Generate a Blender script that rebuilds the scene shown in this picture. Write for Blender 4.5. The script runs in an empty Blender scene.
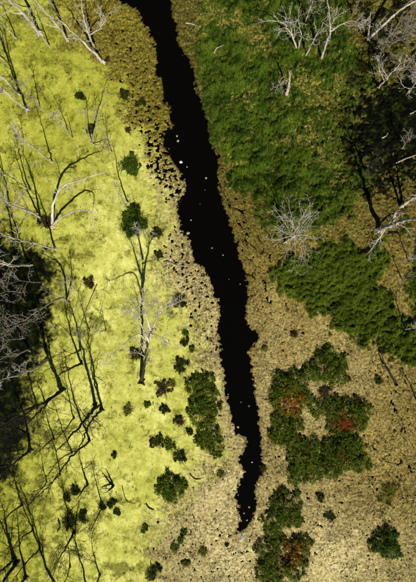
import bpy, math, random
import numpy as np
from mathutils import Vector

# ------------------------------------------------------------------ camera, sky, sun
S = 0.08                      # metres per photograph pixel on the water
H = 35.0                      # height of the drone above the water
scene = bpy.context.scene
COL = scene.collection

cam_d = bpy.data.cameras.new("camera")
cam = bpy.data.objects.new("camera", cam_d)
COL.objects.link(cam)
cam.location = (0, 0, H)
cam.rotation_euler = (0, 0, 0)
cam_d.sensor_fit = 'VERTICAL'
cam_d.angle = 2 * math.atan(291 * S / H)
cam_d.clip_end = 2000
scene.camera = cam

SUN_EL = math.radians(48)
SUN_AZ = math.radians(165)    # clockwise from +Y, the sun stands towards the foot of the picture
sdir = Vector((math.sin(SUN_AZ) * math.cos(SUN_EL), math.cos(SUN_AZ) * math.cos(SUN_EL), math.sin(SUN_EL)))
world = bpy.data.worlds.new("World")
scene.world = world
world.use_nodes = True
wn = world.node_tree
sky = wn.nodes.new('ShaderNodeTexSky')
sky.sky_type = 'NISHITA'
sky.sun_disc = False
sky.air_density = 0.4
sky.dust_density = 0.1
sky.sun_elevation = SUN_EL
sky.sun_rotation = SUN_AZ
wn.links.new(sky.outputs[0], wn.nodes['Background'].inputs[0])
wn.nodes['Background'].inputs[1].default_value = 0.05

sun_d = bpy.data.lights.new("sun", 'SUN')
sun_d.energy = 5.0
sun_d.angle = math.radians(0.53)
sun_d.color = (1.0, 0.955, 0.87)
sun = bpy.data.objects.new("sun", sun_d)
sun.rotation_euler = sdir.to_track_quat('Z', 'Y').to_euler()
sun.location = sdir * 120
COL.objects.link(sun)

vs = scene.view_settings
vs.view_transform = 'Standard'
vs.look = 'None'
vs.gamma = 1.0
vs.exposure = 0.33

# ------------------------------------------------------------------ helpers
rng = np.random.default_rng(7)
R = random.Random(11)


def W(u, v, z=0.0):
    """direction of a photograph pixel taken to the height z above the water"""
    k = S * (H - z) / H
    return Vector(((u - 208) * k, (291 - v) * k, z))


class Noise:
    def __init__(self, seed):
        g = np.random.default_rng(seed)
        self.p = np.tile(g.permutation(256), 3)
        a = g.random(256) * 2 * np.pi
        self.gx, self.gy = np.cos(a), np.sin(a)
        self.jx, self.jy = g.random(256), g.random(256)

    def perlin(self, x, y):
        xi = np.floor(x).astype(np.int64); yi = np.floor(y).astype(np.int64)
        fx = x - xi; fy = y - yi
        xi &= 255; yi &= 255
        u = fx * fx * fx * (fx * (fx * 6 - 15) + 10); v = fy * fy * fy * (fy * (fy * 6 - 15) + 10)

        def dot(ix, iy, dx, dy):
            h = self.p[self.p[ix] + iy]
            return self.gx[h] * dx + self.gy[h] * dy
        n00 = dot(xi, yi, fx, fy); n10 = dot(xi + 1, yi, fx - 1, fy)
        n01 = dot(xi, yi + 1, fx, fy - 1); n11 = dot(xi + 1, yi + 1, fx - 1, fy - 1)
        return ((n00 * (1 - u) + n10 * u) * (1 - v) + (n01 * (1 - u) + n11 * u) * v) * 1.5

    def fbm(self, x, y, scale, octs=4, gain=0.5):
        f = 1.0 / scale; a = 1.0; t = 0.0; tot = 0.0
        for o in range(octs):
            t = t + a * self.perlin(x * f + 17.3 * o, y * f + 5.1 * o); tot += a
            a *= gain; f *= 2.03
        return t / tot * 1.35

    def worley(self, x, y, scale):
        x = x / scale; y = y / scale
        xi = np.floor(x).astype(np.int64); yi = np.floor(y).astype(np.int64)
        f1 = np.full(x.shape, 9.0); f2 = np.full(x.shape, 9.0)
        for dx in (-1, 0, 1):
            for dy in (-1, 0, 1):
                h = self.p[self.p[(xi + dx) & 255] + ((yi + dy) & 255)]
                d = np.hypot(xi + dx + self.jx[h] - x, yi + dy + self.jy[h] - y)
                f2 = np.minimum(f2, np.maximum(d, f1)); f1 = np.minimum(f1, d)
        return f1, f2


N1, N2, N3, N4 = Noise(1), Noise(2), Noise(3), Noise(4)


def ss(x, a, b):
    t = np.clip((x - a) / (b - a), 0, 1)
    return t * t * (3 - 2 * t)


# ---- distance (photo pixels, + inside) to a traced outline, tabulated and looked up
TU = np.arange(-70, 488, 2.0); TV = np.arange(-70, 654, 2.0)
TX, TY = np.meshgrid(TU, TV)


def sdf_table(poly):
    best = np.full(TX.shape, 1e9); inside = np.zeros(TX.shape, bool)
    n = len(poly)
    for i in range(n):
        ax, ay = poly[i]; bx, by = poly[(i + 1) % n]
        ex, ey = bx - ax, by - ay
        t = np.clip(((TX - ax) * ex + (TY - ay) * ey) / (ex * ex + ey * ey + 1e-9), 0, 1)
        best = np.minimum(best, (TX - ax - t * ex) ** 2 + (TY - ay - t * ey) ** 2)
        if ay != by:
            c = ((ay > TY) != (by > TY)) & (TX < ex * (TY - ay) / (by - ay) + ax)
            inside ^= c
    d = np.sqrt(best)
    return np.where(inside, d, -d)


def look(tab, u, v):
    a = np.clip((u - TU[0]) / 2.0, 0, len(TU) - 1.001); b = np.clip((v - TV[0]) / 2.0, 0, len(TV) - 1.001)
    ia = a.astype(int); ib = b.astype(int); fa = a - ia; fb = b - ib
    return ((tab[ib, ia] * (1 - fa) + tab[ib, ia + 1] * fa) * (1 - fb)
            + (tab[ib + 1, ia] * (1 - fa) + tab[ib + 1, ia + 1] * fa) * fb)


STREAM = [(85, -90), (118, 0), (122, 3), (131, 4), (137, 12), (142, 20), (147, 27), (149, 36), (154, 40), (154, 47), (158, 60),
          (155, 66), (157, 72), (161, 80), (164, 92), (163, 100), (169, 106), (171, 120), (172, 126), (165, 131), (163, 138),
          (163, 146), (170, 153), (173, 163), (179, 170), (184, 178), (187, 187), (184, 195), (180, 200), (177, 205), (178, 213),
          (181, 224), (184, 232), (187, 240), (192, 248), (194, 256), (193, 262), (201, 266), (206, 272), (213, 284), (212, 290),
          (214, 296), (217, 300), (220, 310), (219, 316), (218, 330), (219, 340), (220, 352), (222, 365), (224, 375), (225, 387),
          (227, 398), (229, 406), (231, 415), (233, 425), (237, 433), (245, 438), (246, 446), (240, 458), (242, 466), (244, 475),
          (238, 483), (236, 490), (235, 498), (238, 505), (240, 515), (238, 525), (237, 534), (240, 533), (246, 527), (252, 521),
          (255, 512), (256, 503), (255, 490), (257, 483), (262, 475), (264, 468), (261, 460), (261, 448), (260, 436), (258, 415),
          (256, 400), (254, 385), (252, 373), (250, 360), (248, 352), (252, 345), (256, 340), (257, 333), (252, 328), (249, 326),
          (246, 318), (246, 308), (248, 300), (247, 288), (246, 275), (241, 262), (239, 250), (235, 238), (231, 228), (226, 215),
          (221, 203), (219, 190), (218, 178), (218, 165), (217, 155), (213, 148), (210, 140), (208, 125), (205, 112), (203, 103),
          (199, 96), (195, 85), (194, 75), (191, 65), (187, 57), (183, 50), (178, 42), (177, 30), (174, 18), (172, 8), (170, 0), (140, -90)]
GREEN_A = [(197, -90), (199, 0), (201, 20), (194, 36), (193, 50), (197, 60), (201, 75), (200, 100), (207, 120), (213, 143),
           (221, 153), (229, 168), (226, 180), (228, 190), (238, 195), (254, 192), (260, 210), (262, 228), (278, 238), (300, 236),
           (320, 233), (346, 216), (366, 196), (378, 174), (372, 150), (362, 130), (366, 104), (378, 92), (370, 62), (352, 40),
           (352, 10), (356, -90)]
GREEN_B = [(280, 262), (294, 252), (310, 256), (324, 243), (345, 240), (362, 247), (378, 241), (388, 262), (384, 285), (393, 306), (406, 326), (420, 318),
           (500, 310), (500, 372), (416, 369), (400, 362), (391, 352), (384, 346), (360, 347), (350, 334), (334, 331), (326, 317), (312, 318), (306, 304), (292, 306), (282, 288), (272, 272)]
GREEN_C = [(420, 235), (411, 258), (408, 290), (412, 315), (500, 310), (500, 230)]
MOTTLE = [(282, 72), (310, 62), (338, 74), (366, 92), (366, 128), (352, 150), (345, 182), (330, 186), (318, 168), (300, 150), (286, 120)]
BAND = [(196, 12), (214, 14), (240, 16), (262, 28), (276, 50), (264, 62), (250, 46), (232, 34), (212, 30), (198, 26)]
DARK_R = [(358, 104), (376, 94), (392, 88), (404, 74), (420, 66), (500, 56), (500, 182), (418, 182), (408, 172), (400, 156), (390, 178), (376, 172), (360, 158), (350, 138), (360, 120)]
DARK_T = [(336, -90), (340, 8), (352, 34), (352, 70), (340, 100), (338, 150), (352, 196), (380, 214), (404, 196), (500, 190), (500, -90)]  # upper-right blotches; tree shade and shadow lines partly painted as dark ground
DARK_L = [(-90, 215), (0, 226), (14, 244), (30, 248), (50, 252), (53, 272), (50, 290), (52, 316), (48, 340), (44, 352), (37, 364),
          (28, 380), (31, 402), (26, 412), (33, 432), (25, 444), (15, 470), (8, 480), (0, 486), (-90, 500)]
OLIVE = [(40, -90), (62, 0), (66, 20), (70, 40), (84, 48), (96, 64), (110, 76), (121, 84), (126, 104), (132, 124), (140, 142),
         (150, 158), (162, 178), (176, 205), (240, 180), (210, -90)]
TAN_L = [(150, 150), (158, 180), (168, 208), (170, 228), (160, 246), (164, 262), (158, 278), (166, 292), (190, 304), (199, 330),
         (199, 350), (197, 366), (210, 372), (220, 420), (222, 452), (206, 468), (190, 484), (176, 502), (160, 524), (152, 546),
         (158, 566), (150, 600), (140, 700), (300, 700), (300, 300), (230, 150)]
HOLES = [(104, 10), (128, 18), (150, 60), (166, 100), (174, 130), (180, 165), (188, 187), (182, 206), (166, 202), (150, 172),
         (134, 130), (112, 66)]
HOLES2 = [(158, 226), (180, 214), (196, 252), (208, 272), (215, 300), (219, 330), (217, 352), (202, 346), (186, 302), (164, 276)]
CRACK = [(330, 430), (420, 330), (500, 330), (500, 540), (400, 540), (345, 500)]
PALE = [(206, 470), (232, 478), (238, 512), (232, 545), (250, 540), (262, 600), (345, 600), (352, 545), (325, 530), (300, 600), (215, 600), (206, 520)]
T = {k: sdf_table(p) for k, p in dict(stream=STREAM, ga=GREEN_A, gb=GREEN_B, gc=GREEN_C, mot=MOTTLE, band=BAND, dr=DARK_R, dt=DARK_T,
                                       dl=DARK_L, olive=OLIVE, tanl=TAN_L, holes=HOLES, holes2=HOLES2, crack=CRACK, pale=PALE).items()}


def fields(u, v):
    """height above the water and cover weights at photo-plane positions"""
    f = {}
    nb = N1.fbm(u, v, 26, 4); nm = N2.fbm(u, v, 9, 4); nf = N3.fbm(u, v, 3.2, 3); nh = N4.fbm(u, v, 60, 3)
    st = look(T['stream'], u, v)
    f1, f2 = N2.worley(u + 3 * nm, v + 3 * nm, 8.5)
    out = -st + 2.4 * nm + 3.0 * nf + 3.0 * (0.42 - f1) + 0.3
    side_r = (u > 208 + (v - 291) * 0.16 + 12) & (v > 100) | (u > 150 + (v + 20) * 0.35) & (v <= 100)
    side_r = side_r.astype(float)
    gs = np.maximum(np.maximum(look(T['ga'], u, v), look(T['gb'], u, v)), look(T['gc'], u, v)) + 11 * nm + 6 * nf + 11 * nb
    mot = ss(look(T['mot'], u, v) + 14 * nb + 8 * nm, -4, 10) * ss(1.1 * nm + 0.9 * nf + .6 * nb, -.14, 0.18)
    mot = np.maximum(mot, ss(look(T['band'], u, v) + 10 * nm, -4, 6) * ss(nm + nf + .35, 0, .4))
    mot = np.maximum(mot, 0.9 * ss(N3.fbm(u + 90, v, 22, 4) + .7 * nf, 0.40, 0.62) * side_r * (v < 240))
    green = ss(gs, -2.5, 3.5) * (1 - mot)
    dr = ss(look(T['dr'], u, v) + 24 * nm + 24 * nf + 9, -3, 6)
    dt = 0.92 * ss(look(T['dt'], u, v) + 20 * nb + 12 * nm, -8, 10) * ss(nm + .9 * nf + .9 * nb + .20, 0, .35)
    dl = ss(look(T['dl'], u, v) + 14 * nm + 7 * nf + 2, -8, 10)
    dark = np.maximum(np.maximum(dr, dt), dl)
    ol = ss(look(T['olive'], u, v) + 22 * nb + 14 * nm, -12, 14)
    tl = ss(look(T['tanl'], u, v) + 14 * nb + 14 * nm + 14 * nf, -24, 18)
    tan = np.where(side_r > 0, 1.0, tl)
    olive = np.where(side_r > 0, 1 - ss(v + 30 * nb, 120, 330), ol * (1 - 0.75 * ss(v, 120, 215)))
    tan = np.where(side_r > 0, tan, np.maximum(tan, ol))
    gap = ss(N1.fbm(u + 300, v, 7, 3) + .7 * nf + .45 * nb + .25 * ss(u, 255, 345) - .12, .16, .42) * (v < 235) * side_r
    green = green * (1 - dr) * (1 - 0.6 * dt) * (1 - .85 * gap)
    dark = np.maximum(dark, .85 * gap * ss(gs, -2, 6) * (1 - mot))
    mk = N2.fbm(u + 31, v + 77, 13, 4) + .55 * N4.fbm(u, v + 40, 48, 2) + .45 * nf
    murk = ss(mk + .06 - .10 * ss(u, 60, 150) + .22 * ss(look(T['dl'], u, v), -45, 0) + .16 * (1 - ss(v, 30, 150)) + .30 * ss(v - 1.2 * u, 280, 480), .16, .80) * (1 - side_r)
    # height
    h = np.full(u.shape, 0.014) + 0.003 * nf
    n2 = N4.fbm(u, v, 2.6, 2)
    plate0 = side_r * ss(v, 150, 200) * (1 - ss(v, 285, 330)) * (1 - ss(u - (208 + (v - 200) * .3), 60, 80))
    rgh = .3 + .9 * ss(N4.fbm(u + 200, v + 100, 34, 3), -.35, .35)
    h = h + tan * (0.03 + (1 - .8 * plate0) * rgh * (0.03 * nm + 0.035 * nf + 0.035 * n2)) + tan * olive * (1 - .8 * plate0) * (0.05 + .07 * nf + .07 * n2)
    h = np.maximum(h, 0.010)
    mound = ss(gs, -2, 16) * (1 - 0.5 * mot) * (1 - .6 * gap)
    f3a, f3b = N3.worley(u + 5 * nb, v + 5 * nm, 15)
    ru = u * .82 - v * .57; rv = u * .57 + v * .82
    ridge = N2.fbm(ru * .35, rv, 7, 3)
    h = h + mound * (0.22 + 0.30 * np.clip(nh + .3, 0, 1) + 0.30 * (0.55 - f3a) + 0.20 * nm + 0.13 * nf + .16 * ridge) * side_r
    h = np.maximum(h, 0.010)
    h = h + mot * 0.10 * np.clip(nf + nm + .2, 0, 1)
    # cracks and holes show the water below
    c1, c2 = N4.worley(u + 5 * nm, v + 5 * nm, 15); big = (c2 - c1)
    plate = side_r * (1 - green) * ss(v, 120, 170) * (1 - ss(v, 285, 330)) * (1 - ss(u - (208 + (v - 200) * .3), 60, 80))
    cut = plate * ss(0.045 - big + .10 * nm, 0.0, 0.04)
    c1, c2 = N1.worley(u + 3.5 * nm + 2 * nf, v + 3.5 * nm, 8.0); small = c2 - c1
    rough = .25 + .95 * ss(N4.fbm(u + 200, v + 100, 34, 3), -.35, .35)
    ck = (0.25 + 0.75 * ss(look(T['crack'], u, v) + 20 * nb, -20, 20)) * tan * (1 - green) * ss(v + 30 * nb, 200, 300)
    cut = np.maximum(cut, (ck > 0.2) * ss(0.02 * ck + .12 * nm + .05 * nf - small, 0.0, 0.05))
    hw = np.maximum(ss(look(T['holes'], u, v) + 10 * nb, -8, 8), 0.9 * ss(look(T['holes2'], u, v) + 12 * nb, -8, 8))
    hw = np.maximum(hw, 0.55 * tl * (1 - side_r) * ss(v, 470, 540))
    hw = np.maximum(hw, (.30 + .22 * ss(nb, -.1, .4)) * side_r * (1 - green))
    hw = hw + .45 * ss(look(T['holes'], u, v) + 14 * nb, -6, 6) * ss(v, 110, 150)
    hn = N1.fbm(u * 1.0, v * 1.0, 4.2, 3, .6)
    cut = np.maximum(cut, ss(hn - (0.74 - 0.46 * hw), 0, 0.1) * (hw > 0.1))
    h = h - cut * (0.10 + np.maximum(h, 0) * .8)
    # banks
    h = np.minimum(h, out * 0.030)
    h = np.maximum(h, -0.45)
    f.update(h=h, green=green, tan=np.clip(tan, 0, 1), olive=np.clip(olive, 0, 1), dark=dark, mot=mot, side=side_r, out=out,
             pale=np.where(side_r > 0, np.clip(.66 * ss(v + 40 * nb, 240, 400) * (1 - .35 * ss(u + 25 * nb, 330, 400)) * (1 - .5 * ss(look(T['crack'], u, v) + 25 * nb, -25, 25)) + .4 * ss(v + 30 * nb, 470, 560), 0, 1),
                           np.clip(ss(u + .05 * v + 26 * nb, 55, 150) * ss(v + 25 * nb, 90, 215) + .35 * ss(v, 120, 250) * ss(u, 10, 60), 0, 1)),
             silt=ss(look(T['pale'], u, v) + 26 * nm + 20 * nb + 10 * nf, -14, 18), wet=1 - ss(out, 0.6, 3.6), murk=murk, gs=gs, nm=nm, nf=nf, nb=nb, tl=tl)
    return f


# ------------------------------------------------------------------ materials
def nodes_of(name):
    m = bpy.data.materials.new(name); m.use_nodes = True
    nt = m.node_tree
    return m, nt, nt.nodes['Principled BSDF']


def nd(nt, kind, **kw):
    n = nt.nodes.new(kind)
    for k, v in kw.items():
        setattr(n, k, v)
    return n


def noise(nt, vec, scale, detail=4, rough=0.55, out='Fac', distort=0.0):
    n = nd(nt, 'ShaderNodeTexNoise')
    n.inputs['Scale'].default_value = scale; n.inputs['Detail'].default_value = detail
    n.inputs['Roughness'].default_value = rough; n.inputs['Distortion'].default_value = distort
    nt.links.new(vec, n.inputs['Vector'])
    return n.outputs[out]


def ramp(nt, fac, stops):
    n = nd(nt, 'ShaderNodeValToRGB')
    e = n.color_ramp.elements
    while len(e) < len(stops):
        e.new(0.5)
    for i, (p, c) in enumerate(stops):
        e[i].position = p; e[i].color = (c[0], c[1], c[2], 1)
    nt.links.new(fac, n.inputs[0])
    return n.outputs[0]


def mix(nt, fac, a, b, mode='MIX'):
    n = nd(nt, 'ShaderNodeMix', data_type='RGBA', blend_type=mode)
    for s, x in ((n.inputs[0], fac), (n.inputs[6], a), (n.inputs[7], b)):
        if isinstance(x, (int, float)):
            s.default_value = x
        elif isinstance(x, tuple):
            s.default_value = (*x, 1)
        else:
            nt.links.new(x, s)
    return n.outputs[2]


def math_n(nt, op, a, b=0.0):
    n = nd(nt, 'ShaderNodeMath', operation=op)
    for s, x in ((n.inputs[0], a), (n.inputs[1], b)):
        if isinstance(x, (int, float)):
            s.default_value = x
        else:
            nt.links.new(x, s)
    return n.outputs[0]


def attr(nt, name, out='Fac'):
    n = nd(nt, 'ShaderNodeAttribute', attribute_name=name)
    return n.outputs[out]


def bump(nt, bsdf, height, strength, dist):
    b = nd(nt, 'ShaderNodeBump')
    b.inputs['Strength'].default_value = strength; b.inputs['Distance'].default_value = dist
    nt.links.new(height, b.inputs['Height']); nt.links.new(b.outputs[0], bsdf.inputs['Normal'])


def make_ground_material():
    m, nt, b = nodes_of("marsh_cover")
    co = nd(nt, 'ShaderNodeTexCoord').outputs['Object']
    fine = noise(nt, co, 6, 5, .72); grain = noise(nt, co, 22, 3, .7)
    mid = noise(nt, co, 1.6, 5, .6); big = noise(nt, co, .28, 4, .6, distort=.6)
    fm = math_n(nt, 'ADD', math_n(nt, 'MULTIPLY', fine, .6), math_n(nt, 'MULTIPLY', grain, .4))
    dk = math_n(nt, 'ADD', math_n(nt, 'ADD', math_n(nt, 'MULTIPLY', mid, .33), math_n(nt, 'MULTIPLY', big, .30)), math_n(nt, 'MULTIPLY', fm, .37))
    duck = ramp(nt, dk, [(.37, (.065, .074, .007)), (.43, (.185, .196, .019)), (.50, (.30, .308, .034)), (.62, (.48, .48, .08))])
    duckp = ramp(nt, dk, [(.37, (.11, .12, .014)), (.43, (.30, .308, .048)), (.50, (.435, .438, .085)), (.61, (.67, .65, .20))])
    col = mix(nt, attr(nt, 'pale'), duck, duckp)
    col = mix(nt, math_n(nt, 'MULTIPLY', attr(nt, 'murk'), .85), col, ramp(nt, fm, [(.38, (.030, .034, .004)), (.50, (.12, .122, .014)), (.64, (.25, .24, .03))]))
    tear = math_n(nt, 'ABSOLUTE', math_n(nt, 'SUBTRACT', noise(nt, co, .8, 4, .62, distort=1.4), .5))
    tear = ramp(nt, tear, [(.0, (1, 1, 1)), (.010, (.55, .55, .55)), (.022, (0, 0, 0))])
    tear = math_n(nt, 'MULTIPLY', tear, ramp(nt, noise(nt, co, .33, 3, .6), [(.48, (0, 0, 0)), (.62, (1, 1, 1))]))
    col = mix(nt, math_n(nt, 'MULTIPLY', tear, .7), col, (.06, .065, .010))
    vo = nd(nt, 'ShaderNodeTexVoronoi'); vo.inputs['Scale'].default_value = 4.5; nt.links.new(co, vo.inputs['Vector'])
    spk = ramp(nt, vo.outputs['Distance'], [(.10, (1, 1, 1)), (.17, (0, 0, 0))])
    spk = math_n(nt, 'MULTIPLY', spk, ramp(nt, noise(nt, co, 1.1, 3, .7), [(.46, (0, 0, 0)), (.60, (1, 1, 1))]))
    col = mix(nt, math_n(nt, 'MULTIPLY', spk, .75), col, (.035, .036, .008))
    tan_hi = ramp(nt, fm, [(.37, (.05, .039, .015)), (.45, (.21, .168, .064)), (.53, (.39, .325, .135)), (.64, (.68, .60, .30))])
    tan_up = ramp(nt, fm, [(.37, (.03, .020, .003)), (.45, (.13, .096, .017)), (.55, (.25, .19, .040)), (.65, (.45, .36, .10))])
    tn = mix(nt, attr(nt, 'pale'), tan_up, tan_hi)
    ol = ramp(nt, fm, [(.37, (.008, .007, .001)), (.46, (.10, .085, .009)), (.55, (.22, .185, .024)), (.66, (.46, .40, .08))])
    olr = ramp(nt, fm, [(.37, (.008, .007, .002)), (.46, (.052, .047, .008)), (.55, (.125, .110, .021)), (.66, (.32, .275, .075))])
    ol = mix(nt, attr(nt, 'side'), ol, olr)
    tn = mix(nt, attr(nt, 'olive'), tn, ol)
    tn = mix(nt, .8, tn, ramp(nt, math_n(nt, 'ADD', math_n(nt, 'MULTIPLY', mid, .5), math_n(nt, 'MULTIPLY', big, .5)), [(.36, (.46, .42, .38)), (.46, (.82, .79, .75)), (.54, (1.0, .99, .97)), (.64, (1.12, 1.12, 1.1))]), 'MULTIPLY')
    tn = mix(nt, math_n(nt, 'MULTIPLY', attr(nt, 'silt'), .6), tn, ramp(nt, fm, [(.36, (.24, .19, .06)), (.5, (.56, .47, .19)), (.64, (.86, .78, .46))]))
    col = mix(nt, attr(nt, 'tan'), col, tn)
    col = mix(nt, math_n(nt, 'MULTIPLY', attr(nt, 'wet'), .7), col, mix(nt, 1.0, col, (.34, .31, .27), 'MULTIPLY'))
    gr = ramp(nt, fm, [(.34, (.005, .010, .001)), (.46, (.026, .048, .003)), (.58, (.075, .10, .008)), (.70, (.16, .16, .025))])
    col = mix(nt, attr(nt, 'green'), col, gr)
    mt = ramp(nt, fm, [(.36, (.012, .013, .002)), (.48, (.10, .095, .013)), (.60, (.36, .33, .07))])
    col = mix(nt, attr(nt, 'mot'), col, mt)
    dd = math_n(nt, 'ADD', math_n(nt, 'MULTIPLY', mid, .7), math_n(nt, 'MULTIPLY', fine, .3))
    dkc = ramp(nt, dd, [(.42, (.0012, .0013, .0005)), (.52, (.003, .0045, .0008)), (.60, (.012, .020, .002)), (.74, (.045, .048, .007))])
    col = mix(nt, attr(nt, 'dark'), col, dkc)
    nt.links.new(col, b.inputs['Base Color'])
    b.inputs['Roughness'].default_value = .9
    b.inputs['Specular IOR Level'].default_value = .05
    bump(nt, b, fm, .5, .05)
    return m


def make_water_material():
    m, nt, b = nodes_of("still_dark_water")
    b.inputs['Base Color'].default_value = (.0016, .0014, .0009, 1)
    b.inputs['Roughness'].default_value = .05
    b.inputs['IOR'].default_value = 1.33
    b.inputs['Specular IOR Level'].default_value = .3
    co = nd(nt, 'ShaderNodeTexCoord').outputs['Object']
    bump(nt, b, noise(nt, co, 1.2, 3), .03, .03)
    return m


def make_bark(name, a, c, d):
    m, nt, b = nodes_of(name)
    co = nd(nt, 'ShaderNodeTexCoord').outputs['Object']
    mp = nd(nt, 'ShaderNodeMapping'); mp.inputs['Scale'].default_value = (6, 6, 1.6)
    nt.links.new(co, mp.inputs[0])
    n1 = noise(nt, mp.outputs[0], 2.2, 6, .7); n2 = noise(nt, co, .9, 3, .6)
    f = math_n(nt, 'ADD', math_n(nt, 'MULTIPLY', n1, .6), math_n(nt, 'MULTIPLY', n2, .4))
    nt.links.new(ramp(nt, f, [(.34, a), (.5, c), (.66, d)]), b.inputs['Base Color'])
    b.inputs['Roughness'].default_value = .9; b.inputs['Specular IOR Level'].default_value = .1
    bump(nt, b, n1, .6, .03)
    return m


def make_leaf(name):
    """leaf colour comes from the leaf itself (attribute col), with fine mottling"""
    m, nt, b = nodes_of(name)
    co = nd(nt, 'ShaderNodeTexCoord').outputs['Object']
    n = noise(nt, co, 7, 3, .6)
    c = mix(nt, .6, attr(nt, 'col', 'Color'), ramp(nt, n, [(.3, (.35, .35, .35)), (.7, (1, 1, 1))]), 'MULTIPLY')
    nt.links.new(c, b.inputs['Base Color'])
    b.inputs['Roughness'].default_value = .7; b.inputs['Specular IOR Level'].default_value = .06
    tr = nd(nt, 'ShaderNodeBsdfTranslucent'); nt.links.new(c, tr.inputs[0])
    ms = nd(nt, 'ShaderNodeMixShader'); ms.inputs[0].default_value = .18
    nt.links.new(b.outputs[0], ms.inputs[1]); nt.links.new(tr.outputs[0], ms.inputs[2])
    nt.links.new(ms.outputs[0], nt.nodes['Material Output'].inputs[0])
    return m


M_GROUND = make_ground_material()
M_WATER = make_water_material()
M_PALE = make_bark("bleached_dead_wood", (.10, .083, .060), (.42, .375, .30), (.68, .63, .54))
M_GREY = make_bark("grey_dead_wood", (.10, .085, .06), (.24, .21, .16), (.40, .36, .28))
M_DARK = make_bark("shade_dark_wood", (.010, .009, .006), (.028, .024, .017), (.07, .06, .045))  # near-black bark; shade on the lower-left trunks is put into this colour
M_LEAF = make_leaf("leaf")
M_LITTER = make_leaf("dead_litter")


# ------------------------------------------------------------------ mesh building
def mesh_np(name, verts, faces, cols=None, smooth=False):
    """verts (n,3), faces (m,k) all of one size"""
    me = bpy.data.meshes.new(name)
    verts = np.asarray(verts, np.float32); faces = np.asarray(faces, np.int32)
    m, k = faces.shape
    me.vertices.add(len(verts)); me.vertices.foreach_set('co', verts.ravel())
    me.loops.add(m * k); me.loops.foreach_set('vertex_index', faces.ravel())
    me.polygons.add(m); me.polygons.foreach_set('loop_start', np.arange(0, m * k, k, dtype=np.int32))
    if smooth:
        me.polygons.foreach_set('use_smooth', np.ones(m, bool))
    me.update(calc_edges=True)
    if cols is not None:
        a = me.attributes.new('col', 'FLOAT_COLOR', 'POINT')
        c = np.ones((len(verts), 4), np.float32); c[:, :3] = cols
        a.data.foreach_set('color', c.ravel())
    return me


def link(name, me, mat=None, parent=None):
    o = bpy.data.objects.new(name, me)
    COL.objects.link(o)
    if mat is not None and me is not None:
        me.materials.append(mat)
    if parent is not None:
        o.parent = parent
    return o


def tag(o, label=None, cat=None, group=None, kind=None):
    if label: o['label'] = label
    if cat: o['category'] = cat
    if group: o['group'] = group
    if kind: o['kind'] = kind
    return o


class Tubes:
    def __init__(self):
        self.v = []; self.f = []

    def add(self, pts, r0, r1, sides=6, power=1.0):
        base = len(self.v); n = len(pts)
        up = Vector((0.31, 0.17, 0.93))
        for i, p in enumerate(pts):
            d = (pts[min(i + 1, n - 1)] - pts[max(i - 1, 0)])
            d = d.normalized() if d.length > 1e-6 else Vector((0, 0, 1))
            a = d.cross(up)
            if a.length < .05: a = d.cross(Vector((1, 0, 0)))
            a.normalize(); b = d.cross(a)
            t = i / (n - 1); r = r0 + (r1 - r0) * t ** power
            for s in range(sides):
                an = 2 * math.pi * s / sides
                self.v.append(p + a * (r * math.cos(an)) + b * (r * math.sin(an)))
        for i in range(n - 1):
            for s in range(sides):
                q = base + i * sides; s2 = (s + 1) % sides
                self.f.append((q + s, q + s2, q + sides + s2, q + sides + s))

    def build(self, name, mat, parent=None, offset=None):
        v = np.array([tuple(p) for p in self.v], np.float32)
        if offset is not None: v = v - np.array(offset, np.float32)
        return link(name, mesh_np(name, v, self.f, smooth=True), mat, parent)


def catmull(ctrl, per=4):
    P = [ctrl[0] * 2 - ctrl[1]] + list(ctrl) + [ctrl[-1] * 2 - ctrl[-2]]
    out = []
    for i in range(1, len(P) - 2):
        for j in range(per):
            t = j / per
            out.append(0.5 * ((2 * P[i]) + (P[i + 1] - P[i - 1]) * t + (2 * P[i - 1] - 5 * P[i] + 4 * P[i + 1] - P[i + 2]) * t * t
                              + (3 * P[i] - P[i - 1] - 3 * P[i + 1] + P[i + 2]) * t ** 3))
    out.append(ctrl[-1])
    return out


def rvec(r):
    return Vector((r.gauss(0, 1), r.gauss(0, 1), r.gauss(0, 1)))


def wander(start, d, length, r, bend=.25, sag=0.0, n=5):
    pts = [start.copy()]; d = d.normalized(); step = length / n
    for i in range(n):
        d = (d + rvec(r) * bend * .5 + Vector((0, 0, sag))).normalized()
        pts.append(pts[-1] + d * step)
    for p in pts[1:]:
        p.z = max(p.z, .05)
    return pts


def twigs(tb, path, rad, length, r, level, count):
    """side shoots along a limb"""
    n = len(path)
    for k in range(count):
        t = .2 + .8 * (k + r.random()) / count
        i = min(int(t * (n - 1)), n - 2)
        p = path[i].lerp(path[i + 1], t * (n - 1) - i)
        d = (path[i + 1] - path[i]).normalized()
        s = rvec(r); s = (s - d * s.dot(d)).normalized()
        dd = d * (.55 + .5 * r.random()) + s * .75
        L = length * (.45 + .7 * r.random()) * (1.1 - .5 * t)
        q = wander(p, dd, L, r, .45, 0.02, 4)
        rr = max(rad * (1 - .6 * t) * .42, .009)
        tb.add(q, rr, .005, 4)
        if level > 0 and L > .3:
            twigs(tb, q, rr, L * .5, r, level - 1, max(2, int(count * .6)))


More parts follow.
